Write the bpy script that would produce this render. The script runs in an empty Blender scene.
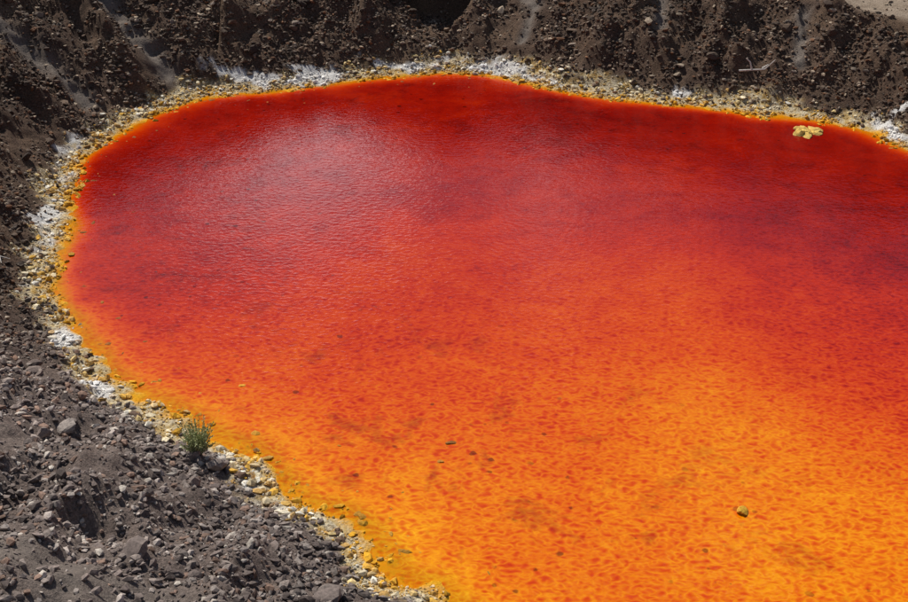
import bpy, bmesh, math, numpy as np
from mathutils import Vector
rng = np.random.default_rng(7)
# ---- pit lake points: image coordinates projected onto the water plane, metres (x east, y north, water level z=0) ----
SH=[(-0.3,22.7),(-1.2,23.3),(-1.7,24.1),(-2.2,24.8),(-2.8,25.6),(-3.5,26.1),(-4.2,26.6),(-4.8,27.4),(-5.3,28.2),(-6.0,28.9),(-6.7,29.3),(-7.4,29.8),(-8.1,30.5),(-9.0,31.2),(-9.8,31.9),(-10.6,32.9),(-11.4,34.2),(-12.2,35.3),(-12.8,36.6),(-13.5,37.8),(-14.0,39.2),(-14.3,40.6),(-14.4,42.1),(-14.7,43.9),(-15.4,45.8),(-15.8,47.8),(-16.1,50.1),(-15.9,51.8),(-15.1,54.4),(-14.2,56.4),(-12.9,58.3),(-11.1,59.4),(-8.9,59.8),(-6.8,60.8),(-4.6,61.7),(-2.5,62.4),(-0.7,62.9),(1.1,62.7),(2.9,61.7),(4.6,60.5),(6.2,59.4),(8.1,58.6),(10.2,57.9),(12.3,57.3),(14.5,56.3),(16.3,55.9),(17.8,55.2),(19.0,54.0),(20.1,51.8),
(23.5,48.5),(28,45),(34,40),(38,32),(37,22),(31,14),(22,10),(12,11),(5,15.5),(1.5,20)]
DEPTHS=[(-0.7,60.1,.86),(-9.8,57.1,.87),(6.9,55.7,.92),(15.3,51.8,.89),(19.0,49.5,.9),(-14.4,48.4,.9),(-8.2,46.3,.82),(-2.3,48.4,.8),(5.9,46.3,.77),(15.2,43.4,.88),(-11.8,39.2,.80),(-7.3,40.0,.74),(-1.9,39.2,.64),(5.0,37.7,.58),(11.5,36.3,.67),(14.2,34.3,.75),(-9.8,34.9,.67),(-4.8,33.7,.58),(-0.1,31.3,.50),(5.1,32.5,.49),(10.3,31.3,.54),(12.8,29.8,.58),(-5.8,29.8,.48),(-2.8,27.4,.40),(1.2,26.5,.41),(4.4,26.5,.38),(6.9,28.8,.12),(8.5,27.4,.26),(10.2,25.6,.12),(11.1,24.6,.12),(6.0,24.1,.33),(2.5,23.3,.37),(-0.1,24.1,.30),(8.2,23.0,.30),(11.9,26.9,.4)]

def dens(pts):
    out=[];n=len(pts)
    for i in range(n):
        p0,p1,p2,p3=[np.array(pts[(i+k)%n],float) for k in(-1,0,1,2)]
        m=8 if max(abs(p2-p1))>3 else 4
        for j in range(m):
            t=j/m
            out.append(.5*((2*p1)+(-p0+p2)*t+(2*p0-5*p1+4*p2-p3)*t*t+(-p0+3*p1-3*p2+p3)*t**3))
    return np.array(out)
POLY=dens(SH)
def hsh(ix,iy,s):
    h=(ix.astype(np.int64)*374761393+iy.astype(np.int64)*668265263+s*1442695041)&0xffffffff
    h=((h^(h>>13))*1274126177)&0xffffffff
    return ((h^(h>>16))&0xffff)/65535.0
def vn(x,y,s=0):
    ix=np.floor(x);iy=np.floor(y);fx=x-ix;fy=y-iy
    fx=fx*fx*(3-2*fx);fy=fy*fy*(3-2*fy)
    a=hsh(ix,iy,s);b=hsh(ix+1,iy,s);c=hsh(ix,iy+1,s);d=hsh(ix+1,iy+1,s)
    return (a+(b-a)*fx)*(1-fy)+(c+(d-c)*fx)*fy
def fbm(x,y,o=4,s=0):
    r=0;a=.5;t=0
    for i in range(o):
        c,sn=math.cos(i*1.1),math.sin(i*1.1)
        r=r+a*vn((x*c-y*sn)*2**i+17.3*i,(x*sn+y*c)*2**i-9.1*i,s+i);t+=a;a*=.5
    return r/t*2-1
def sstep(a,b,x):
    t=np.clip((x-a)/(b-a),0,1);return t*t*(3-2*t)
def sdist(x,y):
    d2=np.full(x.shape,1e12);ins=np.zeros(x.shape,bool)
    n=len(POLY)
    for i in range(n):
        ax,ay=POLY[i];bx,by=POLY[(i+1)%n]
        ex,ey=bx-ax,by-ay
        L=ex*ex+ey*ey+1e-9
        t=np.clip(((x-ax)*ex+(y-ay)*ey)/L,0,1)
        d2=np.minimum(d2,(x-ax-t*ex)**2+(y-ay-t*ey)**2)
        if abs(by-ay)>1e-9:
            ins^=((ay>y)!=(by>y))&(x<(bx-ax)*(y-ay)/(by-ay)+ax)
    d=np.sqrt(d2)
    return np.where(ins,-d,d)
def segd(x,y,pts):
    d=np.full(x.shape,1e9)
    for (ax,ay),(bx,by) in zip(pts[:-1],pts[1:]):
        ex,ey=bx-ax,by-ay
        t=np.clip(((x-ax)*ex+(y-ay)*ey)/(ex*ex+ey*ey),0,1)
        d=np.minimum(d,np.hypot(x-ax-t*ex,y-ay-t*ey))
    return d
def axis(a,b,st,lo,hi):
    c=list(np.arange(a,b,st));s=st;v=c[-1]
    while v<hi: s*=1.25;v+=s;c.append(v)
    s=st;v=c[0];pre=[]
    while v>lo: s*=1.25;v-=s;pre.append(v)
    return np.array(pre[::-1]+c)
AX=axis(-32,30,.11,-500,500);AY=axis(13,80,.11,-400,700)
X,Y=np.meshgrid(AX,AY)
D0=sdist(X,Y)
D=D0+(fbm(X*.9,Y*.9,4,3)*.5+fbm(X*3,Y*3,2,4)*.15)*np.exp(-np.abs(D0)/3)
ROAD=[(-6,92),(8,77),(18.7,65.2),(24.9,59.4),(34,54.5),(60,50)]
STREAKS=[([(-21,67),(-16.9,62.4),(-13.6,59.4)],.6),([(-27,60.5),(-20.8,57.6),(-17,55.6)],.6),([(-25,50.5),(-19.5,47.6)],.5),([(3.0,70),(4.4,66.5),(3.6,64.3)],.35),([(-11.6,70),(-10.0,66)],.4),([(11,66),(10.5,62.5)],.35),([(-23,43),(-18,41)],.4),([(17.5,62),(16.8,59)],.35),([(-26,56),(-21,53)],.35),([(-19,64),(-16,61)],.3)]
FINE=[(-16,21.6),(-10,20.2),(-6,19.2),(-2,18)]
RIDGES=[([(-24,67),(-18.8,62.2),(-15.2,58.2)],.6,1.2),([(-28,58.5),(-21.2,55.2),(-17.4,53)],.6,1.2),([(-24.5,47),(-19,44.6),(-17,43)],.7,1.3),([(-24,53),(-19.5,50.5)],.5,.9),([(-13,68),(-11.8,64)],.6,.9),([(-4,72),(-4.6,67),(-4.4,64.8)],.7,.8),([(1,68),(1.6,65.2)],.5,.6),([(6.5,70),(7.0,65),(7.4,62)],.7,.9),([(14,67),(13.6,62),(13.8,59.6)],.7,.9),([(19,62),(18,58.5)],.5,.6),([(-23,40),(-18,38.8),(-15.8,38.4)],.8,1.2),([(-22,34.5),(-17,34),(-14,34.5)],.8,.6)]
def height(X,Y,D):
    lump=fbm(X*.22,Y*.22,3,11)
    w=.9+.5*fbm(X*.3,Y*.3,2,5)
    slope=.6+.12*lump
    slope=np.where(Y<36,.42+(slope-.42)*sstep(24,36,Y),slope)
    up=np.maximum(D,0)
    h=.22*np.minimum(up,w)+slope*np.maximum(up-w,0)
    Hm=12.8-6.8*np.exp(-((X+9)/6)**2)+1.5*fbm(X*.08,Y*.08,3,21)
    Hm=np.where(Y<30,11,Hm)
    h=-np.logaddexp(-h,-Hm)+np.log1p(np.exp(-Hm))
    amp=sstep(.6,4,D)
    g=1-np.abs(fbm(X*.5+.3*Y*(X<-12),Y*.18,3,31))*2
    fine=1-np.exp(-(segd(X,Y,FINE)/1.3)**2)
    h+=amp*(.42*g+(.42*fbm(X*.5,Y*.5,3,41)+.28*fbm(X*1.3,Y*1.3,4,51))*(.3+.7*fine))
    h+=sstep(-.3,1,D)*.08*fbm(X*3.5,Y*3.5,2,61)
    h+=np.exp(-(D/1.3)**2)*.09*fbm(X*2.2,Y*2.2,3,71)
    for pts,wd,a in RIDGES:
        q=segd(X,Y,pts)+.35*fbm(X,Y,3,23); h+=a*np.exp(-(q/wd)**2)*amp*(.75+.5*fbm(X*.7,Y*.7,2,24))
    for cx,y0,y1,hw,fl in [(-.5,65.3,69.5,2.6,1.1),(-20.9,61.2,64,1.7,3.2)]:
        wv=hw*sstep(y0-.4,y1,Y)+.05
        m=(1-sstep(wv*.8,wv*1.15,np.abs(X-cx+.7*fbm(X*.8,Y*.8,3,8))))*sstep(y0-.4,y0+.4,Y)*(1-sstep(y1,y1+.9,Y))
        h=h*(1-m)+np.minimum(h,fl)*m
        m2=np.exp(-((X-cx)/(hw*1.3))**2)*sstep(y1,y1+.9,Y)*(1-sstep(y1+2,y1+8,Y))
        h+=2.2*m2
    for pts,wd in STREAKS:
        q=segd(X,Y,pts); h-=.25*np.exp(-(q/wd)**2)*amp
    q=segd(X,Y,ROAD)+.5*fbm(X*.6,Y*.6,3,19);m=1-sstep(1.6,2.6,q)
    zr=3.6-.10*(60-Y).clip(-20,3)
    h=h*(1-m)+(zr+.1*fbm(X*1.2,Y*1.2,4,9))*m
    bed=-np.minimum(.20*np.maximum(-D,0),1.6)
    return np.where(D<0,bed+sstep(-1.5,0,D)*.09*fbm(X*2.2,Y*2.2,3,71),h)
H=height(X,Y,D)
def interp(Fd,x,y):
    i=np.clip(np.searchsorted(AX,x)-1,0,len(AX)-2);j=np.clip(np.searchsorted(AY,y)-1,0,len(AY)-2)
    fx=(x-AX[i])/(AX[i+1]-AX[i]);fy=(y-AY[j])/(AY[j+1]-AY[j])
    return (Fd[j,i]*(1-fx)+Fd[j,i+1]*fx)*(1-fy)+(Fd[j+1,i]*(1-fx)+Fd[j+1,i+1]*fx)*fy
def gz(x,y): return float(interp(H,np.array([float(x)]),np.array([float(y)]))[0])

# salt crust deposits: (x,y,rx,ry,strength)
SALT=[(-10.6,61.0,2.0,.38,1.15),(-7.3,62.0,1.4,.38,1.2),(-3.9,63.3,1.3,.3,.6),(2.7,62.7,.6,.45,1.0),(-12.5,35.0,.45,.9,1.1),(-10.9,31.9,.4,.6,1.0),(-15.9,44.3,.4,1.3,.75),(20.9,55.0,.9,.4,.8)]
def saltf(x,y,d):
    s=0
    for cx,cy,rx,ry,a in SALT: s=s+a*np.exp(-((x-cx)/rx)**2-((y-cy)/ry)**2)
    s=s+.62*np.exp(-((d-.75)/.5)**2)*sstep(.22,.6,vn(x*.45,y*.45,62))*(.6+.4*sstep(45,56,y))
    n=fbm(x*2.2,y*2.2,5,81)
    return sstep(.3,.78,s+.85*n*(s>.08))
def crustf(x,y,d):
    w=.98+.6*fbm(x*.4,y*.4,3,91)+.32*sstep(34,60,y)
    return (1-sstep(w*.6,w*1.3,d+.6*fbm(x*1.5,y*1.5,4,95)))
def streakf(x,y):
    s=0*x
    for pts,wd in STREAKS: s=np.maximum(s,np.exp(-((segd(x,y,pts)+.2*fbm(x*1.5,y*1.5,3,44))/wd)**2))
    return s
def finef(x,y): return np.exp(-((segd(x,y,FINE)+.5*fbm(x*.8,y*.8,3,45))/1.1)**2)
def nearf(x,y): return 1-sstep(28,44,y+.8*np.minimum(x+9,0)*-1)

def mkmesh(name,V,Fc,nv,smooth=False,attrs={},cattrs={}):
    me=bpy.data.meshes.new(name)
    n=len(V);m=len(Fc)
    me.vertices.add(n);me.vertices.foreach_set("co",np.ascontiguousarray(V,dtype=np.float32).ravel())
    me.loops.add(m*nv);me.loops.foreach_set("vertex_index",np.ascontiguousarray(Fc,dtype=np.int32).ravel())
    me.polygons.add(m);me.polygons.foreach_set("loop_start",np.arange(0,m*nv,nv,dtype=np.int32))
    me.polygons.foreach_set("use_smooth",np.full(m,smooth,dtype=bool))
    for k,v in attrs.items():
        a=me.attributes.new(k,'FLOAT','POINT');a.data.foreach_set("value",np.ascontiguousarray(v,dtype=np.float32).ravel())
    for k,v in cattrs.items():
        a=me.attributes.new(k,'FLOAT_COLOR','POINT');a.data.foreach_set("color",np.ascontiguousarray(v,dtype=np.float32).ravel())
    me.update(calc_edges=True)
    ob=bpy.data.objects.new(name,me);bpy.context.scene.collection.objects.link(ob)
    return ob
def gridfaces(nx,ny):
    i=(np.arange(nx-1)[None,:]+np.arange(ny-1)[:,None]*nx).ravel()
    return np.stack([i,i+1,i+nx+1,i+nx],1)

# ---------- materials ----------
class N:
    def __init__(s,name):
        s.m=bpy.data.materials.new(name);s.m.use_nodes=True;s.t=s.m.node_tree;s.t.nodes.clear()
        s.out=s.n('ShaderNodeOutputMaterial')
    def n(s,ty,**k):
        x=s.t.nodes.new(ty)
        for a,b in k.items(): setattr(x,a,b)
        return x
    def l(s,a,b): s.t.links.new(a,b)
    def attr(s,nm,col=False):
        x=s.n('ShaderNodeAttribute',attribute_name=nm);return x.outputs['Color' if col else 'Fac']
    def noise(s,sc,det=4,rough=.55,vec=None,dist=0):
        x=s.n('ShaderNodeTexNoise');x.inputs['Scale'].default_value=sc;x.inputs['Detail'].default_value=det;x.inputs['Roughness'].default_value=rough;x.inputs['Distortion'].default_value=dist
        if vec is not None:s.l(vec,x.inputs['Vector'])
        return x.outputs['Fac']
    def ramp(s,f,stops):
        x=s.n('ShaderNodeValToRGB');e=x.color_ramp.elements
        e[0].position=stops[0][0];e[0].color=(*stops[0][1],1)
        e[1].position=stops[-1][0];e[1].color=(*stops[-1][1],1)
        for p,c in stops[1:-1]:
            q=e.new(p);q.color=(*c,1)
        s.l(f,x.inputs['Fac']);return x.outputs['Color']
    def mix(s,f,a,b,bt='MIX'):
        x=s.n('ShaderNodeMix');x.data_type='RGBA';x.blend_type=bt
        for so,v in((x.inputs[0],f),(x.inputs[6],a),(x.inputs[7],b)):
            if isinstance(v,(int,float)):so.default_value=v
            elif isinstance(v,tuple):so.default_value=(*v,1)
            else:s.l(v,so)
        return x.outputs[2]
    def math(s,op,a,b=None,clamp=False):
        x=s.n('ShaderNodeMath',operation=op);x.use_clamp=clamp
        for so,v in zip(x.inputs,(a,b)):
            if v is None:continue
            if isinstance(v,(int,float)):so.default_value=v
            else:s.l(v,so)
        return x.outputs[0]
    def bump(s,h,st,di,nrm=None):
        x=s.n('ShaderNodeBump');x.inputs['Strength'].default_value=st;x.inputs['Distance'].default_value=di
        s.l(h,x.inputs['Height'])
        if nrm is not None:s.l(nrm,x.inputs['Normal'])
        return x.outputs['Normal']
    def pbr(s,col,rough,nrm=None,ior=1.45,spec=.3):
        x=s.n('ShaderNodeBsdfPrincipled')
        if isinstance(col,tuple):x.inputs['Base Color'].default_value=(*col,1)
        else:s.l(col,x.inputs['Base Color'])
        x.inputs['Roughness'].default_value=rough;x.inputs['IOR'].default_value=ior;x.inputs['Specular IOR Level'].default_value=spec
        if nrm is not None:s.l(nrm,x.inputs['Normal'])
        return x.outputs[0]
    def pos(s): return s.n('ShaderNodeNewGeometry').outputs['Position']

m=N("mine_spoil_ground");pos=m.pos()
n1=m.noise(.35,3,.6,pos);n2=m.noise(12,4,.75,pos);n3=m.noise(2.2,3,.6,pos)
far=m.ramp(n1,[(.3,(.073,.047,.035)),(.5,(.12,.079,.056)),(.7,(.17,.113,.075))])
near=m.ramp(n1,[(.3,(.15,.117,.104)),(.7,(.22,.177,.157))])
base=m.mix(m.attr("near"),far,near)
base=m.mix(1.0,base,m.ramp(n2,[(.25,(.32,.32,.32)),(.5,(.9,.88,.86)),(.75,(1.7,1.65,1.6))]),'MULTIPLY')
base=m.mix(m.attr("streak"),base,m.ramp(n2,[(.3,(.15,.125,.11)),(.7,(.25,.215,.185))]))
cr=m.ramp(n3,[(.3,(.50,.30,.08)),(.42,(.60,.44,.20)),(.55,(.66,.58,.42)),(.68,(.34,.19,.07))])
cr=m.mix(1.0,cr,m.ramp(n2,[(.35,(.35,.30,.26)),(.5,(.95,.93,.9)),(.7,(1.25,1.25,1.2))]),'MULTIPLY')
base=m.mix(m.attr("crust"),base,cr)
base=m.mix(m.attr("wet"),base,m.ramp(n3,[(.3,(.70,.25,.005)),(.6,(.80,.42,.02))]))
base=m.mix(m.attr("salt"),base,m.ramp(n2,[(.35,(.42,.38,.34)),(.48,(.76,.74,.71)),(.6,(.82,.81,.79))]))
base=m.mix(m.attr("road"),base,m.mix(1.0,m.ramp(n2,[(.3,(.26,.20,.15)),(.7,(.42,.34,.26))]),m.ramp(n3,[(.35,(.75,.72,.7)),(.6,(1.1,1.1,1.1))]),'MULTIPLY'))
nb=m.bump(n2,1.0,.10)
m.l(m.pbr(base,.95,nb,spec=.15),m.out.inputs[0]);MT=m.m
m=N("broken_rock");pos=m.pos()
c=m.mix(1.0,m.attr("Col",True),m.ramp(m.noise(16,3,.7,pos),[(.3,(.6,.6,.6)),(.7,(1.4,1.38,1.35))]),'MULTIPLY')
m.l(m.pbr(c,.85,spec=.25),m.out.inputs[0]);MR=m.m
# water
m=N("red_acid_water");pos=m.pos()
dep=m.attr("deep")
big=m.noise(.2,3,.6,pos,.5);med=m.noise(.7,4,.68,pos,.5)
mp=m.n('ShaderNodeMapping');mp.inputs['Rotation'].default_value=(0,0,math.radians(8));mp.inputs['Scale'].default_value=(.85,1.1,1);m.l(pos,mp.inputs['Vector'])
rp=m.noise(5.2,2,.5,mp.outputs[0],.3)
caustic_net=m.math('MULTIPLY',m.math('ABSOLUTE',m.math('SUBTRACT',m.noise(4.3,1,.4,mp.outputs[0],.3),.5)),3.8,True)  # net of bright caustic lines painted into the water colour
f=m.math('ADD',dep,m.math('MULTIPLY',m.math('SUBTRACT',big,.5),.26))
f=m.math('ADD',f,m.math('MULTIPLY',m.math('SUBTRACT',med,.5),.30))
rr=m.math('ADD',m.math('MULTIPLY',m.math('SUBTRACT',rp,.5),.30),m.math('MULTIPLY',m.math('SUBTRACT',caustic_net,.32),.30))  # ripple shading and caustic lines, both tinted into the base colour
f=m.math('ADD',f,m.math('MULTIPLY',rr,m.attr("ripple_paint")),True)
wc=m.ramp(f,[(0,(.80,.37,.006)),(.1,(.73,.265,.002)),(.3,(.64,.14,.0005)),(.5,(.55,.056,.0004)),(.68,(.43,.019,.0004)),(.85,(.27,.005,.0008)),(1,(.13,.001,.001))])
# dark sediment drifts on the bed
sd=m.n('ShaderNodeMapRange');m.l(m.noise(.45,4,.7,pos,.4),sd.inputs[0]);sd.inputs[1].default_value=.56;sd.inputs[2].default_value=.70
wc=m.mix(m.math('MULTIPLY',sd.outputs[0],m.attr("clear")),wc,m.mix(1.0,wc,(.55,.35,1.0),'MULTIPLY'))
vo=m.n('ShaderNodeTexVoronoi');vo.inputs['Scale'].default_value=1.9;m.l(pos,vo.inputs['Vector'])
sp=m.n('ShaderNodeSeparateColor');m.l(vo.outputs['Color'],sp.inputs[0])
rad=m.math('MULTIPLY',m.math('SUBTRACT',sp.outputs[0],.45),.40)
dd=m.math('ADD',vo.outputs['Distance'],m.math('MULTIPLY',m.math('SUBTRACT',m.noise(6,2,.5,pos),.5),.3))
spot=m.n('ShaderNodeMapRange');m.l(m.math('SUBTRACT',rad,dd),spot.inputs[0]);spot.inputs[1].default_value=-.02;spot.inputs[2].default_value=.06
ptm=m.n('ShaderNodeMapRange');m.l(m.noise(.35,3,.6,pos),ptm.inputs[0]);ptm.inputs[1].default_value=.38;ptm.inputs[2].default_value=.52
sf=m.math('MULTIPLY',m.math('MULTIPLY',spot.outputs[0],ptm.outputs[0]),m.attr("clear"))
wc=m.mix(sf,wc,m.mix(1.0,wc,(.3,.25,.5),'MULTIPLY'))
nb=m.bump(rp,.7,.019)
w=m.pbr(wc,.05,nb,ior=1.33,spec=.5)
tr=m.n('ShaderNodeBsdfTransparent');tr.inputs[0].default_value=(1,.70,.12,1)
ms=m.n('ShaderNodeMixShader');m.l(m.attr("opac"),ms.inputs[0]);m.l(tr.outputs[0],ms.inputs[1]);m.l(w,ms.inputs[2])
m.l(ms.outputs[0],m.out.inputs[0]);MW=m.m

# ---------- terrain ----------
crust=crustf(X,Y,D)*sstep(-4,-1,D)
wet=1-sstep(-.1,.4,D+.3*fbm(X*2,Y*2,3,14))
q=segd(X,Y,ROAD)+.5*fbm(X*.6,Y*.6,3,19)
ter=mkmesh("terrain",np.stack([X,Y,H],-1).reshape(-1,3),gridfaces(len(AX),len(AY)),4,True,
 {"near":nearf(X,Y),"crust":crust,"wet":wet,"salt":.85*saltf(X,Y,D)*sstep(.05,.3,D),"streak":np.maximum(.85*streakf(X,Y),.7*finef(X,Y))*sstep(1,2,D),"road":1-sstep(1.3,2.1,q+.3*fbm(X,Y,3,4))})
ter.data.materials.append(MT)

# ---------- water ----------
wx=np.arange(-22,40,.2);wy=np.arange(8,66,.2)
WX,WY=np.meshgrid(wx,wy);WD=sdist(WX,WY)
num=0;den=1e-9
for cx,cy,c in DEPTHS:
    q2=((WX-cx)**2+((WY-cy)*.8)**2)
    k=np.exp(-q2/(2*2.3**2))+1e-4/(1+q2)
    num=num+k*c;den=den+k
deep=num/den
lo=(1-sstep(24,42,WY))*(1-sstep(-2,8,WX))
wid=(.45+1.15*lo)*(1+.6*fbm(WX*.5,WY*.5,3,33))
edge=1-np.exp(-np.maximum(-WD,0)/wid)
ripple_paint=(1-sstep(24,52,WY))*.95+.14  # strength of the painted ripple light, fading towards the far shore
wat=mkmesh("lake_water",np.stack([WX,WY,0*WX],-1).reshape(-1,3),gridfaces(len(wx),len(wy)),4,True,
 {"deep":.03+deep*edge*.97,"ripple_paint":ripple_paint,"opac":.5+.5*sstep(0,1,-WD/(wid*.8)),"clear":.85*sstep(.6,1.6,-WD)*(1-.8*sstep(5,13,-WD))})
wat.data.materials.append(MW)

# ---------- rocks ----------
def ico(sub):
    bm=bmesh.new();bmesh.ops.create_icosphere(bm,subdivisions=sub,radius=1)
    V=np.array([v.co[:] for v in bm.verts]);Fc=np.array([[v.index for v in f.verts] for f in bm.faces]);bm.free();return V,Fc
def archs(sub,n,planes=9):
    V,Fc=ico(sub);out=[]
    for i in range(n):
        if sub==1:
            W=V*rng.uniform(.5,1.15,(len(V),1))
        else:
            pn=rng.normal(size=(planes,3));pn/=np.linalg.norm(pn,axis=1)[:,None]
            c=rng.uniform(.4,.8,planes)
            dt=V@pn.T
            r=np.where(dt>.05,c/np.maximum(dt,.05),9).min(1);r=np.minimum(r,1.15)
            W=V*r[:,None]*rng.uniform(.97,1.03,(len(V),1))
        W*=np.array([rng.uniform(.8,1.5),rng.uniform(.6,1.1),rng.uniform(.4,.9)])
        a=rng.uniform(-.6,.6)
        W=W@np.array([[1,0,0],[0,math.cos(a),-math.sin(a)],[0,math.sin(a),math.cos(a)]])
        out.append(W)
    return np.array(out),Fc
def rocks(name,x,y,s,col,sub,sink=.25,zf=1.0,z=None,mat=None,planes=9):
    A,Fc=archs(sub,60,planes);n=len(x);k=rng.integers(0,60,n);th=rng.uniform(0,2*math.pi,n)
    W=A[k]*s[:,None,None];W[:,:,2]*=zf
    c,sn=np.cos(th)[:,None],np.sin(th)[:,None]
    vx=W[:,:,0]*c-W[:,:,1]*sn+x[:,None];vy=W[:,:,0]*sn+W[:,:,1]*c+y[:,None]
    zz=interp(H,x,y) if z is None else z
    vz=W[:,:,2]+(zz+s*sink)[:,None]
    V=np.stack([vx,vy,vz],-1).reshape(-1,3)
    nv=A.shape[1]
    FF=(Fc[None]+(np.arange(n)*nv)[:,None,None]).reshape(-1,3)
    C=np.concatenate([np.repeat(col,nv,0),np.ones((n*nv,1))],1)
    ob=mkmesh(name,V,FF,3,False,{},{"Col":C});ob.data.materials.append(mat or MR);return ob
def cand(n,ymax=76):
    x=rng.uniform(-31,29,n);y=rng.uniform(14,ymax,n)
    ok=(np.abs(x)<5+.40*y);return x[ok],y[ok]
PAL=np.array([(.06,.039,.029),(.092,.064,.047),(.145,.098,.069),(.155,.076,.04),(.20,.158,.125),(.38,.30,.22)])
PALN=np.array([(.115,.09,.082),(.17,.136,.123),(.23,.19,.17),(.22,.145,.112),(.32,.275,.25),(.46,.41,.36)])
def rcol(x,y):
    n=len(x);nr=nearf(x,y)
    k=rng.choice(6,n,p=[.23,.26,.22,.11,.11,.07])
    tone=(1+.45*fbm(x*.25,y*.25,2,101))[:,None]
    return (PAL[k]*(1-nr)[:,None]+PALN[k]*nr[:,None])*rng.uniform(.7,1.3,(n,1))*tone
def run(n,smin,smax,al,sub,name):
    x,y=cand(n);d=interp(D,x,y);u=rng.uniform(0,1,len(x))
    s=np.minimum(smin*u**(-1/al),smax)
    cf=crustf(x,y,d);st=np.maximum(streakf(x,y)*1.1,finef(x,y)*(1.15 if sub==2 else .95));rd=segd(x,y,ROAD)+.5*fbm(x*.6,y*.6,3,19);r=rng.uniform(0,1,(4,len(x)))
    clump=fbm(x*.6,y*.6,3,5)
    ok=(d>.35)&(r[0]>cf*.93)&(r[1]>st*.85)&((rd>1.7)|(r[1]<.06))&(r[2]<.62+clump*.9)&(r[3]>saltf(x,y,d)*.75)
    x,y,s=x[ok],y[ok],s[ok]
    return rocks(name,x,y,s,rcol(x,y),sub)
run(340000,.034,.13,1.7,1,"rock_rubble")
run(4200,.12,.32,2.5,2,"boulder_scatter")
x,y=cand(720000,68);d=interp(D,x,y);cf=crustf(x,y,d)
ok=(d>-.45)&(d<3.2)&(rng.uniform(0,1,len(x))<cf*(.9-.5*(d<.1))*(.5+.9*fbm(x*1.1,y*1.1,3,6)));x,y,d=x[ok],y[ok],d[ok]
s=np.minimum(.026*rng.uniform(0,1,len(x))**(-1/1.8),.15)
CP=np.array([(.68,.59,.41),(.62,.47,.22),(.46,.28,.09),(.74,.70,.60),(.14,.09,.065),(.62,.36,.06)])
k=rng.choice(6,len(x),p=[.26,.21,.14,.16,.11,.12]);col=CP[k]*rng.uniform(.7,1.15,(len(x),1))
wt=(1-sstep(-.1,.65,d+rng.uniform(-.35,.35,len(x))))[:,None]
col=col*(1-wt)+np.array([(.70,.36,.02)])*rng.uniform(.5,1.1,(len(x),1))*wt
sl=saltf(x,y,d)[:,None]*.9;col=col*(1-sl)+np.array([(.8,.79,.78)])*sl
rocks("mineral_crust_stones",x,y,s,col,1,.2)
# stones lying in the shallow water
x,y=cand(12000);d=interp(D0,x,y)
ok=(d<-.2)&(d>-5)&(x<2)&(rng.uniform(0,1,len(x))<.9*np.exp((d)/.9)*(.2+vn(x*.7,y*.7,9)));x,y,d=x[ok],y[ok],d[ok]
s=np.minimum(.05*rng.uniform(0,1,len(x))**(-1/2.),.16)
col=np.array([(.26,.09,.015)])*rng.uniform(.5,1.6,(len(x),1));sh=(y<34)[:,None];col=np.where(sh,np.array([(.46,.22,.02)])*rng.uniform(.5,1.2,(len(x),1)),col)
rocks("shallow_water_stones",x,y,s,col,2,0,.45,z=s*-.1)

def one(name,px,s,zf,col,n=1,spread=0):
    x=px[0]+rng.normal(0,1,n)*spread;y=px[1]+rng.normal(0,1,n)*spread*.6
    ss=np.full(n,s)*rng.uniform(.5,1.1,n) if n>1 else np.array([s])
    if n>1: x[0],y[0]=px;ss[0]=s*1.6
    return rocks(name,x,y,ss,np.array([col]*n)*rng.uniform(.7,1.15,(n,1)),3,.02,zf,z=np.zeros(n),planes=16)
one("yellow_crust_islet",(16.0,54.0),.36,.85,(.68,.46,.12),18,.32)
one("lake_stone",(7.5,26.0),.15,.9,(.56,.31,.03),3,.05)
one("lake_stone",(-.1,29.1),.18,.5,(.26,.10,.02))
one("lake_stone",(-.4,28.2),.13,.5,(.36,.15,.02))
one("lake_stone",(-1.6,25.1),.12,.6,(.42,.22,.03))

def shrub():
    x0,y0=-6.9,27.8;z0=gz(x0,y0)
    V=[];Fc=[];C=[]
    def quad(a,b,c,d,col):
        i=len(V);V.extend([a,b,c,d]);Fc.append((i,i+1,i+2,i+3));C.extend([(*col,1)]*4)
    for i in range(140):
        th=rng.uniform(0,2*math.pi);lean=rng.uniform(.05,.5);L=rng.uniform(.55,1.2)*(1-.25*lean)
        p=np.array([x0+.06*math.cos(th),y0+.06*math.sin(th),z0-.02])
        d=np.array([math.cos(th)*lean,math.sin(th)*lean,1.]);d/=np.linalg.norm(d)
        n=9
        for j in range(n):
            q=p+d*L/n;sd=np.cross(d,[0,0,1.]);sd/=np.linalg.norm(sd)+1e-6
            r=.007*(1-j/n)+.002;u2=np.cross(sd,d)
            cs=(.36,.35,.19)
            quad(p-sd*r,p+sd*r,q+sd*r*.8,q-sd*r*.8,cs);quad(p-u2*r,p+u2*r,q+u2*r*.8,q-u2*r*.8,cs)
            if j>1:
                for k in range(5):
                    t=rng.uniform(0,1);o=p+(q-p)*t;ld=rng.normal(size=3)*.6+d;ld/=np.linalg.norm(ld)
                    ls=np.cross(ld,rng.normal(size=3));ls/=np.linalg.norm(ls)
                    ll=rng.uniform(.04,.08);lw=ll*.22;g=rng.uniform(.6,1.4)
                    quad(o,o+ld*ll*.5+ls*lw,o+ld*ll,o+ld*ll*.5-ls*lw,(.38*g,.41*g,.20*g))
            p=q;d=d+rng.normal(size=3)*.09+np.array([math.cos(th)*.04,math.sin(th)*.04,0]);d/=np.linalg.norm(d)
    ob=mkmesh("green_shrub",np.array(V),np.array(Fc),4,False,{},{"Col":np.array(C)})
    mm=N("shrub_foliage");mm.l(mm.pbr(mm.attr("Col",True),.7),mm.out.inputs[0]);ob.data.materials.append(mm.m)
shrub()

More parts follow.
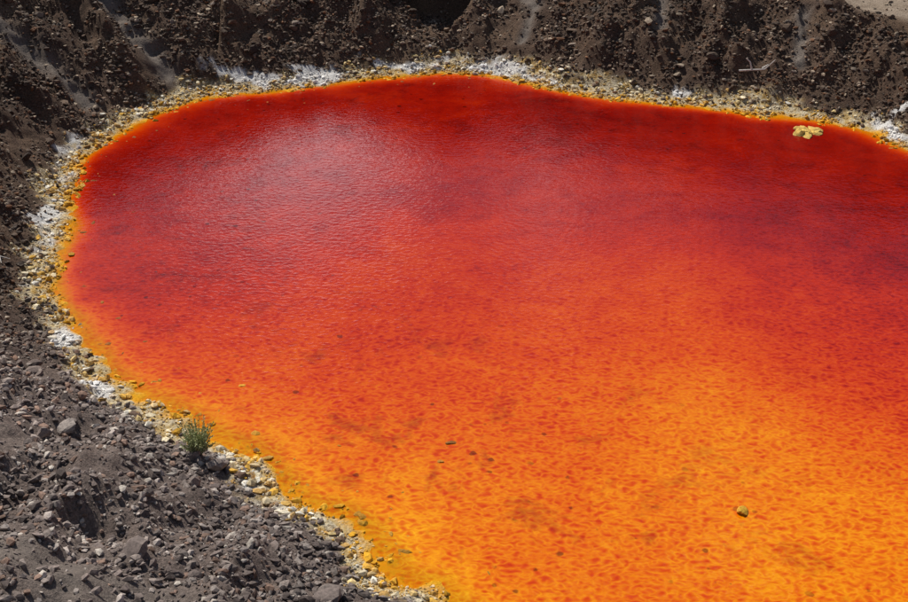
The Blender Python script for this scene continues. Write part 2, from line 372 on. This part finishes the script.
mb=N("bleached_wood");mb.l(mb.pbr(mb.ramp(mb.noise(20,3,.6,mb.pos()),[(.3,(.5,.45,.40)),(.7,(.75,.71,.66))]),.8),mb.out.inputs[0])
def branch(x0,y0,lines,r=.04):
    cu=bpy.data.curves.new("dead_branch",'CURVE');cu.dimensions='3D';cu.bevel_depth=r;cu.bevel_resolution=2
    for ln in lines:
        sp=cu.splines.new('POLY');sp.points.add(len(ln)-1)
        for i,(a,b,c) in enumerate(ln):
            sp.points[i].co=(x0+a,y0+b,gz(x0+a,y0+b)+c,1);sp.points[i].radius=1-.6*i/(len(ln)-1)
    ob=bpy.data.objects.new("dead_branch",cu);bpy.context.scene.collection.objects.link(ob);cu.materials.append(mb.m)
branch(14.7,58.9,[[(-.8,.1,.2),(-.2,0,.27),(.4,-.1,.25),(.9,0,.35)],[(-.2,0,.25),(-.3,.1,.55),(-.5,.15,.65)],[(.3,0,.25),(.6,.1,.1)]],.05)
branch(-15.9,39.3,[[(-.3,.5,.12),(-.05,.1,.2),(.2,-.5,.12)],[(-.05,.1,.2),(.3,.1,.3)]],.022)

# ---------- world ----------
SE=math.radians(48);AZ=math.radians(-34)
w=bpy.data.worlds.new("World");bpy.context.scene.world=w;w.use_nodes=True
t=w.node_tree;bg=t.nodes['Background'];bg.inputs[1].default_value=.06
sk=t.nodes.new('ShaderNodeTexSky');sk.sky_type='NISHITA';sk.sun_disc=False;sk.sun_elevation=SE;sk.sun_rotation=AZ
tc=t.nodes.new('ShaderNodeTexCoord')
def mth(op,a,b=None):
    x=t.nodes.new('ShaderNodeMath');x.operation=op
    for so,v in zip(x.inputs,(a,b)):
        if isinstance(v,(int,float)):so.default_value=v
        elif v is not None:t.links.new(v,so)
    return x.outputs[0]
ns=t.nodes.new('ShaderNodeTexNoise');ns.inputs['Scale'].default_value=7;ns.inputs['Detail'].default_value=5
mpg=t.nodes.new('ShaderNodeMapping');mpg.inputs['Scale'].default_value=(1,1,2.5)
t.links.new(tc.outputs['Generated'],mpg.inputs[0]);t.links.new(mpg.outputs[0],ns.inputs['Vector'])
vd=t.nodes.new('ShaderNodeVectorMath');vd.operation='DOT_PRODUCT'
az,el=math.radians(-7.5),math.radians(20.5)
t.links.new(tc.outputs['Generated'],vd.inputs[0]);vd.inputs[1].default_value=(math.sin(az)*math.cos(el),math.cos(az)*math.cos(el),math.sin(el))
mr=t.nodes.new('ShaderNodeMapRange');mr.interpolation_type='SMOOTHSTEP';t.links.new(vd.outputs['Value'],mr.inputs[0])
mr.inputs[1].default_value=math.cos(math.radians(7));mr.inputs[2].default_value=1.0
# thin haze low over the hills
sx=t.nodes.new('ShaderNodeSeparateXYZ');t.links.new(tc.outputs['Generated'],sx.inputs[0])
hz=t.nodes.new('ShaderNodeMapRange');hz.interpolation_type='SMOOTHSTEP';t.links.new(sx.outputs[2],hz.inputs[0])
hz.inputs[1].default_value=math.sin(math.radians(29));hz.inputs[2].default_value=math.sin(math.radians(17))
cm=t.nodes.new('ShaderNodeMapRange');cm.interpolation_type='SMOOTHSTEP'
t.links.new(mth('ADD',mth('ADD',ns.outputs['Fac'],mth('MULTIPLY',mr.outputs[0],.34)),mth('MULTIPLY',hz.outputs[0],.09)),cm.inputs[0]);cm.inputs[1].default_value=.56;cm.inputs[2].default_value=.88
mx=t.nodes.new('ShaderNodeMix');mx.data_type='RGBA'
t.links.new(cm.outputs[0],mx.inputs[0]);t.links.new(sk.outputs[0],mx.inputs[6]);mx.inputs[7].default_value=(27,27,29,1)
t.links.new(mx.outputs[2],bg.inputs[0])
sl=bpy.data.lights.new("sun",'SUN');sl.energy=5.0;sl.angle=math.radians(.5);sl.color=(1,.955,.88)
so=bpy.data.objects.new("sun",sl);bpy.context.scene.collection.objects.link(so)
dv=Vector((math.sin(AZ)*math.cos(SE),math.cos(AZ)*math.cos(SE),math.sin(SE)))
so.rotation_euler=dv.to_track_quat('Z','Y').to_euler()
# ---------- camera ----------
cam=bpy.data.cameras.new("camera");co=bpy.data.objects.new("camera",cam);bpy.context.scene.collection.objects.link(co)
cam.sensor_width=36;cam.lens=36*1247/908;cam.clip_end=3000
co.location=(0,0,20);co.rotation_euler=(math.radians(62),0,0);bpy.context.scene.camera=co
sc=bpy.context.scene;sc.view_settings.view_transform='Standard';sc.view_settings.look='None';sc.view_settings.exposure=0
